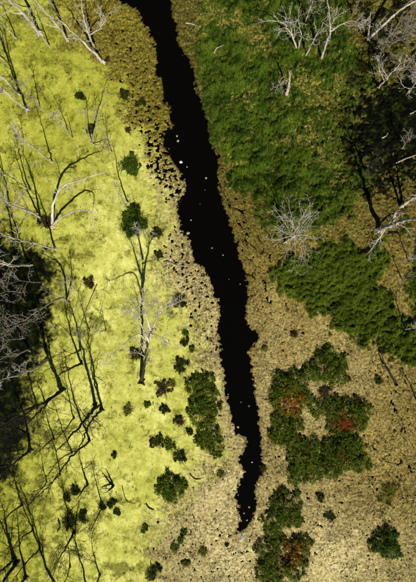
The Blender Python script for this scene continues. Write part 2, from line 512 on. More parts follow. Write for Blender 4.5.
def dead_tree(spec):
    """spec: base pixel, stems [(control points, radius, limbs, limb length)], bark, label"""
    r = random.Random(spec['seed'])
    bu, bv = spec['base']
    root = bpy.data.objects.new('dead_tree', None); COL.objects.link(root)
    b0 = W(bu, bv, 0); root.location = b0
    mat = spec['bark']; tmat = spec.get('trunk_bark', mat)
    limbs = []; clear = spec.get('clear', .22)
    for si, (ctrl, rad, nl, ll) in enumerate(spec['stems']):
        rad *= spec.get('girth', .95); ll *= spec.get('ll', 1)
        tb = Tubes()
        path = catmull(ctrl, 6)
        L = sum((path[i + 1] - path[i]).length for i in range(len(path) - 1))
        jit = L / len(path) * .09
        path = [p + rvec(r) * jit * (0 if i == 0 else 1) for i, p in enumerate(path)]
        if ctrl[0].z < .05: path[0].z = -.25
        tb.add(path, rad, rad * .16, 8, .8)
        n = len(path)
        nl = int(nl * 1.5)
        for k in range(nl):
            t = clear + (1 - clear) * (k + r.random() * .9) / nl
            i = min(int(t * (n - 1)), n - 2)
            p = path[i].lerp(path[i + 1], t * (n - 1) - i)
            d = (path[i + 1] - path[i]).normalized()
            s = rvec(r); s = (s - d * s.dot(d)).normalized()
            dd = d * (.6 + .7 * r.random()) * spec.get('spread', 1) + s * .9
            stub = r.random() < .22
            length = ll * (.18 if stub else .6 + 1.0 * r.random()) * (1.15 - .55 * t)
            limbs.append((wander(p, dd, length, r, .38, .03, 7), rad * (1 - .75 * t) * (.22 + .28 * r.random()), length, 0 if stub else 1))
        if si == 0:      # root flare
            for k in range(4):
                a = r.random() * 6.28
                p = b0 + Vector((0, 0, .25)); q = b0 + Vector((math.cos(a), math.sin(a), 0)) * rad * min(2.6, .6 + L * .4) + Vector((0, 0, -.06))
                tb.add([p, p.lerp(q, .5), q], rad * .7, rad * .25, 5)
        tb.build('trunk', tmat if si == 0 else mat, root, b0)
    for (q, rr, L, tw) in limbs:
        t2 = Tubes(); rr = max(rr, .014)
        t2.add(q, rr, .006, 5)
        if tw: twigs(t2, q, rr, L * .5, r, 1 if L > .6 else 0, spec.get('twig', 4) + 2)
        t2.build('branch', mat, root, b0)
    tag(root, spec['label'], spec.get('cat', 'tree'), spec.get('group', 'dead trees standing in the marsh'))
    return root


def stem(bu, bv, h, lean=(0, 0), rad=.1, nl=7, ll=1.6, bow=.10, r=R):
    """an upright stem on a base pixel, lean in metres at the tip"""
    b = W(bu, bv, 0)
    tip = b + Vector((lean[0], lean[1], h))
    side = Vector((r.uniform(-1, 1), r.uniform(-1, 1), 0)) * bow * h * .6
    return ([b, b.lerp(tip, .35) + side * .7, b.lerp(tip, .7) + side * .5, tip], rad, nl, ll)


def via(pts, rad, nl, ll):
    return ([W(*p) for p in pts], rad, nl, ll)


# ------------------------------------------------------------------ the setting: water and marsh ground
def build_ground():
    core_u = np.arange(-44, 460.01, .75); core_v = np.arange(-44, 626.01, .75)
    g = np.cumsum(np.geomspace(1.5, 420, 18))
    us = np.concatenate([core_u[0] - g[::-1], core_u, core_u[-1] + g])
    vv = np.concatenate([core_v[0] - g[::-1], core_v, core_v[-1] + g])
    U, V = np.meshgrid(us, vv)
    f = fields(U.ravel(), V.ravel())
    n = U.size
    verts = np.empty((n, 3), np.float32)
    verts[:, 0] = (U.ravel() - 208) * S; verts[:, 1] = (291 - V.ravel()) * S; verts[:, 2] = f['h']
    nu, nv = len(us), len(vv)
    i = np.arange(nu * nv).reshape(nv, nu)
    faces = np.stack([i[1:, :-1], i[1:, 1:], i[:-1, 1:], i[:-1, :-1]], -1).reshape(-1, 4)
    me = mesh_np('marsh_ground', verts, faces, smooth=True)
    for k in ('wet', 'side', 'murk', 'pale', 'tan', 'olive', 'silt', 'green', 'mot', 'dark'):
        a = me.attributes.new(k, 'FLOAT', 'POINT')
        a.data.foreach_set('value', f[k].astype(np.float32))
    o = link('marsh_ground', me, M_GROUND)
    tag(o, 'marsh floor of yellow-green duckweed, tan floating mat and grassy hummocks', kind='structure')
    L = 240
    w = link('stream_water', mesh_np('stream_water', [(-L, -L, 0), (L, -L, 0), (L, L, 0), (-L, L, 0)], [(0, 1, 2, 3)]), M_WATER)
    tag(w, 'still black water of the narrow channel through the marsh', kind='structure')


build_ground()


def blades(u, v, z0, length, width, ang, tilt, col, simple=False):
    """one bent triangle pair per blade; arrays in, mesh arrays out"""
    n = len(u)
    x = (u - 208) * S; y = (291 - v) * S
    dx, dy = np.cos(ang), np.sin(ang)
    cx, cy = -dy, dx
    lo = np.stack([x, y, z0], -1)
    mid = lo + np.stack([dx * length * .45 * np.sin(tilt * .7), dy * length * .45 * np.sin(tilt * .7), length * .45 * np.cos(tilt * .7)], -1)
    tip = mid + np.stack([dx * length * .55 * np.sin(tilt * 1.15), dy * length * .55 * np.sin(tilt * 1.15), length * .55 * np.cos(tilt * 1.15)], -1)
    w = np.stack([cx * width, cy * width, np.zeros(n)], -1) * .5
    if simple:
        verts = np.stack([lo - w, lo + w, tip], 1).reshape(-1, 3)
        return verts, np.arange(n * 3).reshape(-1, 3), np.repeat(col, 3, 0)
    verts = np.stack([lo - w * .8, lo + w * .8, mid + w, mid - w, tip], 1).reshape(-1, 3)
    b = (np.arange(n) * 5)[:, None]
    faces = np.concatenate([b + [0, 1, 2], b + [0, 2, 3], b + [3, 2, 4]], 0)
    return verts, faces, np.repeat(col, 5, 0)


def grass_fields():
    # short dense grass of the hummocks
    n = 900000
    u = rng.uniform(190, 440, n); v = rng.uniform(-25, 380, n)
    f = fields(u, v)
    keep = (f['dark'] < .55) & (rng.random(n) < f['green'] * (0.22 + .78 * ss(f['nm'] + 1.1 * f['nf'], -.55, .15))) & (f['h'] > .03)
    u, v = u[keep], v[keep]; h = f['h'][keep]; nm = f['nm'][keep]; nb = f['nb'][keep]; n = len(u)
    ang = 2.4 + 1.6 * N4.fbm(u, v, 30, 2) + rng.normal(0, .55, n)
    ln = rng.uniform(.12, .28, n); tilt = rng.uniform(.45, 1.25, n)
    t = ss(N2.fbm(u + 40, v, 16, 3) + .25 * nm + rng.normal(0, .25, n), -.5, .9)[:, None]
    low = ss(v, 200, 260)[:, None]
    c = np.array([.014, .042, .002]) * (1 - t) + np.array([.110, .190, .010]) * t
    c = c * (1 - low * .5) + np.array([.125, .160, .010]) * low * .5
    c = c * rng.uniform(.65, 1.6, (n, 1))
    c[rng.random(n) < .05] = (.20, .17, .05)
    vt, fc, cc = blades(u, v, h - .02, ln, rng.uniform(.016, .032, n), ang, tilt, c, True)
    tag(link('grass', mesh_np('grass', vt, fc, cc), M_LEAF), 'dense short green grass covering the hummocks right of the stream', 'grass', kind='stuff')
    # taller yellow sedge between them, the olive bank grass and the thin cover elsewhere
    n = 330000
    u = rng.uniform(-20, 440, n); v = rng.uniform(-25, 300, n)
    f = fields(u, v)
    side = f['side'] > 0
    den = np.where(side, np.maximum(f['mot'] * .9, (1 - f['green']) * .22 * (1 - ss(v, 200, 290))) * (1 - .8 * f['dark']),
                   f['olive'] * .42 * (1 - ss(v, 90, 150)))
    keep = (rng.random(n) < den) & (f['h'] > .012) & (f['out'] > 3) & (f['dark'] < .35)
    u, v = u[keep], v[keep]; h = f['h'][keep]; sd = side[keep]; mt = f['mot'][keep]; n = len(u)
    ln = rng.uniform(.08, .26, n); tilt = rng.uniform(.35, 1.2, n)
    t = rng.random((n, 1))
    c = np.array([.05, .052, .006]) * (1 - t) + np.array([.38, .36, .075]) * t
    c2 = np.array([.03, .026, .003]) * (1 - t) + np.where(sd[:, None], np.array([.20, .18, .035]), np.array([.32, .27, .045])) * t
    c = np.where(((mt > .5) & sd)[:, None], c, c2)
    c[rng.random(n) < .015] = (.12, .03, .015)
    vt, fc, cc = blades(u, v, h - .02, ln, rng.uniform(.016, .034, n), rng.uniform(0, 6.28, n), tilt, c)
    tag(link('sedge', mesh_np('sedge', vt, fc, cc), M_LEAF), 'yellow olive sedge and dead stalks between the green hummocks and along the banks', 'sedge', kind='stuff')


grass_fields()


def litter():
    # dead stalks and crumbs lying on the dry mat and on the duckweed
    n = 110000
    u = rng.uniform(-20, 436, n); v = rng.uniform(-20, 602, n)
    f = fields(u, v)
    side = f['side'] > 0
    den = np.where(side, (1 - f['green']) * ss(v, 170, 260) * (.2 + .75 * ss(N3.fbm(u, v + 60, 30, 3), -.3, .4)), f['tan'] * .55 + .035 + .12 * ss(f['nb'], .1, .6))
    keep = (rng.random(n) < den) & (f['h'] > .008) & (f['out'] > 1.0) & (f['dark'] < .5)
    u, v = u[keep], v[keep]; h = f['h'][keep]; n = len(u)
    t = rng.random((n, 1)) ** 1.5
    c = np.array([.012, .010, .005]) * (1 - t) + np.array([.42, .36, .22]) * t
    wh = rng.random(n) < .45 * f['silt'][keep]
    c[wh] = np.array([.72, .68, .56]) * rng.uniform(.7, 1.1, (wh.sum(), 1))
    ln = .04 + .26 * rng.random(n) ** 2
    tilt = np.full(n, 1.45) + rng.normal(0, .1, n)
    vt, fc, cc = blades(u, v, h + .012, ln, rng.uniform(.008, .022, n), rng.uniform(0, 6.28, n), tilt, c)
    tag(link('dead_litter', mesh_np('dead_litter', vt, fc, cc), M_LITTER), 'broken stalks and crumbs of dead plants strewn over the mat', 'litter', kind='stuff')


litter()


def leaf_quads(c, size, nrm, rs):
    n = len(c)
    a = rs.normal(size=(n, 3)); a -= nrm * np.sum(a * nrm, 1, keepdims=True); a /= np.linalg.norm(a, axis=1, keepdims=True) + 1e-9
    b = np.cross(nrm, a)
    L = size[:, None]; w = L * .42
    v = np.stack([c - a * L, c + b * w, c + a * L, c - b * w], 1).reshape(-1, 3)
    i = (np.arange(n) * 4)[:, None]
    return v, i + np.arange(4)[None]


def water_weed():
    """small leafy sprigs poking through the duckweed"""
    r = np.random.default_rng(9)
    n = 26000; u = r.uniform(-10, 430, n); v = r.uniform(-10, 595, n)
    f = fields(u, v)
    den = (.12 + .9 * f['murk'] + .5 * f['tan'] * (1 - f['olive']) * ss(v, 180, 300)) * ss(N1.fbm(u, v, 20, 3) + .3 * f['nf'], -.1, .5)
    rt = f['side'] > .5
    den = np.where(rt, (1 - f['green']) * ss(v, 180, 260) * (.6 + .4 * ss(u, 330, 400)) * ss(N1.fbm(u, v, 24, 3) + .5 * f['nf'], -.12, .5), den)
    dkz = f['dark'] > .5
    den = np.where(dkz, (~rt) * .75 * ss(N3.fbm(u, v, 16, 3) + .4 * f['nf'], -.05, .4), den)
    keep = (r.random(n) < den) & (f['out'] > 2)
    dkz = dkz[keep]
    u, v, rt, hh = u[keep], v[keep], rt[keep], f['h'][keep]; n = len(u); m = 9
    sp = np.repeat(r.uniform(.03, .16, n), m)
    x = np.repeat((u - 208) * S, m) + r.normal(0, 1, n * m) * sp; y = np.repeat((291 - v) * S, m) + r.normal(0, 1, n * m) * sp
    nr = r.normal(0, .45, (n * m, 3)); nr[:, 2] += 1; nr /= np.linalg.norm(nr, axis=1, keepdims=True)
    vt, fc = leaf_quads(np.stack([x, y, np.repeat(hh, m) + r.uniform(.02, .11, n * m)], -1), r.uniform(.02, .055, n * m), nr, r)
    t = np.repeat(r.random((n, 1)), m, 0)
    c = np.array([.012, .018, .003]) * (1 - t) + np.array([.075, .085, .012]) * t
    dz = np.repeat(dkz, m)
    c[dz] = np.array([.016, .026, .003]) * r.uniform(.3, 1.6, (dz.sum(), 1))
    br = np.repeat(rt & ~dkz & (r.random(n) < .6), m)
    c[br] = np.array([.035, .024, .012]) * r.uniform(.5, 2.2, (br.sum(), 1))
    tag(link('water_weed', mesh_np('water_weed', vt, fc, np.repeat(c, 4, 0)), M_LEAF), 'tiny dark sprigs of weed poking through duckweed and dry mat', 'weed', kind='stuff')


def dead_vines():
    """dark wandering runners lying on the dry mat"""
    tv = []; tf = []
    r = np.random.default_rng(5)
    n = 5200; u = r.uniform(222, 436, n); v = r.uniform(180, 600, n)
    left = r.random(n) < .25
    u = np.where(left, r.uniform(150, 240, n), u)
    ck = ss(look(T['crack'], u, v) + 25 * N1.fbm(u, v, 26, 3), -30, 25)
    f = fields(u, v)
    keep = (r.random(n) < (.3 + .7 * ck) * (.15 + .85 * ss(N4.fbm(u + 200, v + 100, 34, 3), -.25, .35))) & (f['green'] < .4) & (f['tan'] > .6) & (f['out'] > 3)
    u, v = u[keep], v[keep]; n = len(u)
    ang = r.uniform(0, 6.28, n); m = 18; step = r.uniform(.35, 1.4, n); wid = r.uniform(.006, .016, n)
    U = [u]; V = [v]; A = [ang]
    for k in range(m):
        ang = ang + r.normal(0, .42, n) + .5 * N2.fbm(U[-1], V[-1], 9, 2)
        U.append(U[-1] + np.cos(ang) * step); V.append(V[-1] + np.sin(ang) * step); A.append(ang)
    U = np.array(U); V = np.array(V); A = np.array(A)
    F = fields(U.ravel(), V.ravel()); Hh = np.maximum(F['h'].reshape(U.shape), .01) + .014
    ok = ((F['out'] > 1.5) & (F['green'] < .6)).reshape(U.shape).all(0)
    U, V, A, Hh, wid = U[:, ok], V[:, ok], A[:, ok], Hh[:, ok], wid[ok]; n = U.shape[1]
    taper = np.linspace(1, .35, m + 1)[:, None] * wid[None]
    X = (U - 208) * S; Y = (291 - V) * S; cx = np.sin(A) * taper; cy = np.cos(A) * taper
    pts = np.stack([np.stack([X - cx, Y - cy, Hh - .012], -1), np.stack([X, Y, Hh + taper * .8], -1), np.stack([X + cx, Y + cy, Hh - .012], -1)], 2)   # m+1, n, 3, 3
    idx = np.arange((m + 1) * n * 3).reshape(m + 1, n, 3)
    fc = np.concatenate([np.stack([idx[:-1, :, a], idx[1:, :, a], idx[1:, :, a + 1], idx[:-1, :, a + 1]], -1).reshape(-1, 4) for a in (0, 1)])
    col = np.tile(np.array([[.014, .011, .006]]), (pts.size // 3, 1))
    tag(link('dead_runners', mesh_np('dead_runners', pts.reshape(-1, 3), fc, col), M_LITTER), 'dark winding runners of dead plants over the dry tan mat', 'runners', kind='stuff')


dead_vines()
water_weed()


# ------------------------------------------------------------------ shrubs and tussocks
def shrub(lobes, label, density=1.0, tone=0, hot=None, cat='shrub', group=None, leaf=(.032, .066), name='shrub', stems=True, spikes=None):
    """lobes: (u, v, radius in pixels, height in metres); leaves sit in small clumps on the ends of shoots"""
    rs = np.random.default_rng(int(lobes[0][0] * 31 + lobes[0][1] * 7))
    r = random.Random(int(lobes[0][0] * 13 + lobes[0][1]))
    b0 = W(lobes[0][0], lobes[0][1], 0)
    P = []; NR = []; Q = []; Z = []
    every = list(lobes)
    if stems:
        for (u, v, rad, h) in lobes:
            for k in range(4):
                a = rs.uniform(0, 6.28); d = rad * rs.uniform(.85, 1.2)
                every.append((u + d * math.cos(a), v + d * math.sin(a), rad * rs.uniform(.12, .34), h * rs.uniform(.3, .7)))
    for (u, v, rad, h) in every:
        R0 = rad * S
        nc = int(density * 115 * R0 * R0) + 5
        th = rs.uniform(0, 2 * np.pi, nc); q = np.sqrt(rs.random(nc))
        k = np.cos(th * 3 + u) * .10 + np.cos(th * 5 + v) * .08 + np.cos(th * 9 + u * v) * .07
        cx = q * R0 * (1 + k) * np.cos(th); cy = q * R0 * (1 + k) * np.sin(th)
        cz = h * (1 - q ** 2.2 * .8) * rs.uniform(.5, 1.1, nc)
        m = 22
        cr = np.repeat(rs.uniform(.08, .22, nc) * min(1, .45 + R0), m)
        d = rs.normal(size=(nc * m, 3)); d /= np.linalg.norm(d, axis=1, keepdims=True); d[:, 2] = np.abs(d[:, 2]) * .9 - .12
        c = np.stack([np.repeat(cx, m), np.repeat(cy, m), np.repeat(cz, m)], -1) + d * (cr * rs.uniform(.5, 1.15, nc * m))[:, None]
        c[:, 2] = np.maximum(c[:, 2], .03)
        c[:, 0] += (u - lobes[0][0]) * S; c[:, 1] -= (v - lobes[0][1]) * S
        nn = d * .8 + np.array([0, 0, .55]) + rs.normal(0, .35, (nc * m, 3))
        nn /= np.linalg.norm(nn, axis=1, keepdims=True)
        Z.append(np.repeat(rs.random(nc), m))
        P.append(c); NR.append(nn); Q.append(np.repeat(rs.normal(0, .55, nc) + .5 * N2.fbm(u * 3 + cx * 12.5, v * 3 + cy * 12.5, 9, 2), m))
    P = np.concatenate(P); NR = np.concatenate(NR); Q = np.concatenate(Q); Z = np.concatenate(Z); n = len(P)
    v, fc = leaf_quads(P, rs.uniform(leaf[0], leaf[1], n), NR, rs)
    pal = [((.026, .055, .002), (.130, .185, .012)), ((.012, .020, .002), (.055, .066, .008)), ((.06, .065, .005), (.20, .19, .028)),
           ((.022, .016, .007), (.085, .058, .024)), ((.022, .058, .003), (.080, .135, .012))][tone]
    t = np.clip(.45 + .5 * Q[:, None] + rs.normal(0, .22, (n, 1)), 0, 1.2)
    col = np.array(pal[0]) * (1 - t) + np.array(pal[1]) * t
    col[rs.random(n) < .05] = np.array((.19, .16, .025))
    if hot:
        for (hu, hv, hr, hc, amt) in hot:
            dd = np.hypot(P[:, 0] - (hu - lobes[0][0]) * S, P[:, 1] + (hv - lobes[0][1]) * S) / (hr * S)
            pr = np.exp(-dd * dd) * amt * 1.1
            m = (Z * .75 + .25 * rs.random(n)) < pr
            col[m] = np.array(hc) * (rs.uniform(.5, 1.2, (m.sum(), 1)) * (.55 + .9 * ((Z[m, None] * 7.3) % 1)))
    col = np.repeat(col, 4, 0)
    if spikes:           # arching blades round the foot
        n2, reach, hh = spikes
        a = rs.uniform(0, 2 * np.pi, n2); L = reach * rs.uniform(.45, 1.1, n2); w = rs.uniform(.008, .02, n2)
        b_ = np.stack([np.cos(a), np.sin(a), np.zeros(n2)], -1); c_ = np.stack([-np.sin(a), np.cos(a), np.zeros(n2)], -1) * w[:, None]
        o_ = np.stack([rs.normal(0, reach * .25, n2), rs.normal(0, reach * .25, n2), np.full(n2, .02)], -1)
        md = o_ + b_ * (L * .5)[:, None] + np.array([0, 0, 1]) * (hh * rs.uniform(.4, 1.0, n2))[:, None]
        tp = o_ + b_ * L[:, None] + np.array([0, 0, 1]) * (hh * rs.uniform(.1, .7, n2))[:, None]
        vv_ = np.stack([o_, md + c_, tp, md - c_], 1).reshape(-1, 3)
        fc = np.concatenate([fc, len(v) + np.arange(n2 * 4).reshape(-1, 4)]); v = np.concatenate([v, vv_])
        t2 = rs.random((n2, 1)); cc = np.array(pal[0]) * (1 - t2) + np.array(pal[1]) * t2
        col = np.concatenate([col, np.repeat(cc, 4, 0)])
    fm = mesh_np('foliage', v, fc, col)
    if not stems:
        o = link(name, fm, M_LEAF); o.location = b0
        return tag(o, label, cat, group)
    root = bpy.data.objects.new(name, None); COL.objects.link(root); root.location = b0
    link('foliage', fm, M_LEAF, root)
    for (u, vv, rad, h) in lobes:
        o = Vector(((u - lobes[0][0]) * S, -(vv - lobes[0][1]) * S, -.03))
        for k in range(3):
            a = r.random() * 6.28; d = rad * S * (.25 + .6 * r.random())
            q = o + Vector((math.cos(a) * d, math.sin(a) * d, h * (.6 + .35 * r.random())))
            tb = Tubes(); tb.add([o, o.lerp(q, .5) + rvec(r) * .05, q], .02, .006, 5)
            tb.build('stem', M_DARK, root)
    return tag(root, label, cat, group)


def marsh_plant(u, v, rad, h, tone, label):
    """loose clump of arching blades with a few leafy shoots, one mesh"""
    rs = np.random.default_rng(int(u * 17 + v * 5))
    k = 3 + int(rad * .6)
    lobes = [(u, v, rad * (.66 if rad > 10 else .45), h)]
    for i in range(k):
        a = rs.uniform(0, 6.28); d = rad * rs.uniform(.3, 1.0)
        lobes.append((u + d * math.cos(a), v + d * math.sin(a), rad * rs.uniform(.12, .38), h * rs.uniform(.4, .9)))
    rad *= .92
    n = int(20 + rad * 14)
    return shrub(lobes, label, density=1.25 if rad > 10 else .5, tone=tone, cat='plant', group=G_TU, leaf=(.025, .08), name='marsh_plant', stems=False,
                 spikes=(n, rad * S * 1.15, h))


G_SH = 'rounded shrubs on the mat beside the stream'
ORG = (.34, .135, .010); RED = (.26, .060, .012); RUST = (.20, .09, .014)
shrub([(198, 386, 11, .8), (207, 380, 8, .6), (205, 396, 11, .9)], 'northern part of long shrub row left of the stream, freckled with yellow', hot=[(204, 392, 14, RUST, .14)], group=G_SH)
shrub([(203, 413, 14, 1.0), (198, 404, 8, .7), (213, 407, 8, .7)], 'middle and thickest shrub of the long row left of the stream', hot=[(207, 418, 12, RUST, .2)], group=G_SH)
shrub([(209, 433, 13, .9), (214, 446, 9, .7), (204, 440, 7, .6)], 'southern shrub of the long row left of the stream, thinning to the south', hot=[(210, 438, 12, RUST, .12)], group=G_SH)
shrub([(171, 487, 12, .85), (165, 484, 7, .6), (179, 484, 7, .6), (171, 496, 6, .5)], 'single round shrub standing alone on the pale duckweed left of the stream', group=G_SH)
shrub([(283, 386, 13, .9), (296, 380, 11, .8), (289, 402, 15, .85), (276, 396, 8, .6), (303, 396, 9, .6)], 'green shrub with a bright orange heart beside the stream', hot=[(290, 403, 12, ORG, .95), (300, 396, 8, ORG, .4)], group=G_SH)
shrub([(322, 368, 14, .9), (336, 374, 12, .8), (309, 372, 9, .6), (326, 354, 9, .5), (338, 362, 9, .5)], 'plain dark green shrub just north of the red-centred one', group=G_SH)
shrub([(346, 414, 16, .9), (331, 410, 10, .6), (360, 410, 10, .6), (337, 426, 10, .5), (357, 424, 9, .6), (318, 406, 9, .35)], 'round green shrub with a rust red centre', hot=[(343, 421, 10, RED, .9)], group=G_SH)
shrub([(284, 430, 13, .9), (278, 418, 8, .6), (291, 443, 11, .8), (275, 437, 7, .6), (297, 424, 7, .5)], 'green shrub at the stream bank just below the orange-hearted one', hot=[(292, 430, 9, RUST, .25)], group=G_SH)
shrub([(303, 458, 15, .9), (313, 470, 12, .7), (296, 474, 11, .6), (311, 446, 10, .6)], 'green shrub squeezed between bank shrub and broad eastern shrub', hot=[(306, 455, 8, RUST, .3)], group=G_SH)
shrub([(341, 455, 17, 1.0), (353, 446, 11, .8), (329, 466, 13, .8), (358, 460, 11, .7), (343, 440, 11, .7), (328, 450, 11, .7)], 'broadest dark green shrub with rusty flecks right of the stream', hot=[(336, 458, 15, RED, .22)], group=G_SH)
shrub([(286, 507, 16, 1.0), (274, 520, 12, .8), (293, 518, 9, .7), (277, 500, 8, .6), (274, 534, 9, .6)], 'large dark green shrub east of the stream\'s southern tip', hot=[(288, 516, 8, RUST, .25)], group=G_SH)
shrub([(268, 549, 12, .9), (275, 566, 13, .9), (263, 570, 9, .7), (272, 584, 11, .8)], 'dark green shrub at the bottom edge, next to the orange-brown one', hot=[(280, 562, 8, RUST, .3)], group=G_SH)
shrub([(297, 551, 13, .9), (293, 567, 12, .9), (303, 541, 8, .6), (283, 543, 8, .6)], 'orange-brown tinged shrub near the bottom edge right of the stream tip', hot=[(291, 549, 14, ORG, .75)], group=G_SH)
shrub([(383, 541, 12, .9), (390, 549, 9, .8), (373, 545, 7, .6), (386, 533, 8, .7)], 'isolated round dark green shrub on bare tan mat at lower right', tone=4, group=G_SH)

G_TU = 'small plants growing out of the duckweed and mat'
SMALL = [
    (130, 165, 11, .25, 4, 'flat green water plant clump under the thin tree shadow, north of the bigger clump'),
    (134, 221, 15, .3, 4, 'large round bright green water plant clump left of the stream'),
    (89, 283, 6, .35, 3, 'brown dead tussock below the big curved dead tree'),
    (47, 222, 8, .4, 3, 'brown dead sedge around the foot of the big curved tree'),
    (185, 342, 4.5, .35, 1, 'dark oval tussock, larger of a close pair west of the stream'),
    (185, 333, 4, .3, 0, 'small spiky green plant just north of the dark oval tussock'),
    (192, 350, 3.2, .3, 0, 'tiny green tussock on the mat edge, just southeast of the oval one'),
    (181, 365, 8, .4, 1, 'spreading dark spiky plant above the long shrub row'),
    (147, 405, 3.2, .25, 0, 'tiny dark green plant alone on duckweed south of the leaning tree'),
    (165, 409, 5, .35, 1, 'dark star-shaped tussock west of the long shrub row'),
    (180, 422, 6, .35, 3, 'reddish brown tussock hugging the long shrub row'),
    (189, 431, 4.5, .3, 1, 'dark tussock against the southern foot of the shrub row'),
    (158, 442, 7, .35, 1, 'dark low plant, westernmost of three above the lone round shrub'),
    (169, 444, 8, .4, 0, 'green low plant, middle one of three above the lone round shrub'),
    (180, 456, 8, .4, 1, 'ragged dark plant, easternmost of three above the lone round shrub'),
    (115, 454, 3, .25, 1, 'small dark green tussock alone on open duckweed'),
    (112, 503, 5, .3, 1, 'black trailing plant below the charred looking snag'),
    (118, 511, 4, .25, 1, 'loose dark sprig at the tail of the black trailing plant'),
    (144, 528, 4.2, .3, 0, 'square little green tussock on pale duckweed near the bottom'),
    (175, 547, 5, .3, 0, 'green tussock, largest of a short diagonal line near the bottom'),
    (180, 540, 3.4, .3, 0, 'green tussock in the middle of the short diagonal line'),
    (184, 531, 3, .25, 0, 'green tussock at the north end of the short diagonal line'),
    (186, 563, 4, .3, 2, 'olive green tussock on the brown speckled mat at the bottom'),
    (153, 571, 8, .45, 1, 'big ragged black-green plant near the bottom edge'),
    (203, 551, 5, .3, 2, 'yellow-green tuft on the mat southwest of the stream tip'),
    (227, 544, 2.4, .2, 1, 'tiny dark tuft just southwest of the stream tip'),
    (222, 474, 4.5, .3, 2, 'yellow-green tuft at the southern end of the shrub row'),
    (75, 490, 6, .4, 1, 'dark round tussock next to a short black snag at lower left'),
    (68, 496, 5, .3, 1, 'scattered dark leaves west of the dark round tussock'),
    (71, 519, 9, .5, 1, 'bushy black-green plant around a twiggy dead tree at lower left'),
    (82, 516, 6, .35, 1, 'thin dark leafy plant east of the bushy black-green one'),
    (102, 505, 4.5, .35, 1, 'dark tussock at the foot of a thin snag, right of the bushy plant'),
    (382, 351, 4.5, .35, 1, 'dark tuft at the upper end of the fallen black snag'),
    (294, 334, 4.2, .35, 3, 'reddish dark tussock on the tan mat right of the stream'),
    (265, 349, 3.2, .25, 2, 'yellow-green tuft on the bank beside the stream\'s notch'),
    (407, 218, 2.4, .2, 4, 'small round green cushion, northernmost of three at right'),
    (408, 225, 2.4, .2, 4, 'small round green cushion, middle of three at right'),
    (403, 232, 2.6, .2, 4, 'small round green cushion, southernmost of three at right'),
    (334, 247, 3.6, .3, 3, 'brown clump between the upper and lower green hummocks'),
    (388, 493, 10, .3, 2, 'thin olive sedge tuft on cracked mat above the isolated shrub'),
    (320, 496, 5, .35, 1, 'dark red-brown plant south of the broad shrub'),
    (329, 515, 6, .3, 1, 'grey-green withered plant on pale mat south of the broad shrub'),
    (136, 354, 8, .35, 1, 'dark plants under the white leaning tree'),
    (163, 388, 8, .25, 3, 'withered brown stalk patch southeast of the white leaning tree'),
    (128, 409, 6, .2, 2, 'faint green floating plant near the foot of the leaning tree'),
    (173, 383, 4.5, .25, 2, 'pale green sprig between brown stalks and shrub row'),
    (324, 392, 7, .25, 3, 'brown heath-like plant between green and red-centred shrubs'),
    (357, 399, 5, .3, 3, 'dark brown heath plant on the shaded side of the red-centred shrub'),
    (378, 379, 4, .25, 1, 'small black tuft on the mat south of the fallen black snag'),
    (263, 468, 4, .25, 1, 'dark tuft on the right bank by the stream bend'),
    (280, 491, 5, .3, 3, 'dark brown plant on top of the large southern shrub'),
    (125, 97, 6, .3, 1, 'dark green plants amid olive sedge left of the stream'),
    (141, 103, 5, .3, 1, 'dark green tuft near the bank left of the upper stream'),
    (80, 96, 5, .22, 1, 'thin dark stems poking through duckweed in the upper left'),
    (128, 131, 3.2, .25, 3, 'maroon tussock on duckweed edge left of the stream'),
    (107, 60, 3.2, .25, 3, 'reddish root tuft at the foot of the white leaning trunk'),
    (92, 131, 5, .35, 1, 'dark plant round the foot of a white twiggy shrub'),
    (159, 256, 5, .25, 1, 'dark sprig near the small floating log'),
    (158, 234, 6, .25, 1, 'thin dark weed right of the bright green clump'),
    (178, 300, 8, .25, 1, 'loose dark weed on the mat edge above the oval tussock'),
]
for spec in SMALL:
    marsh_plant(*spec)

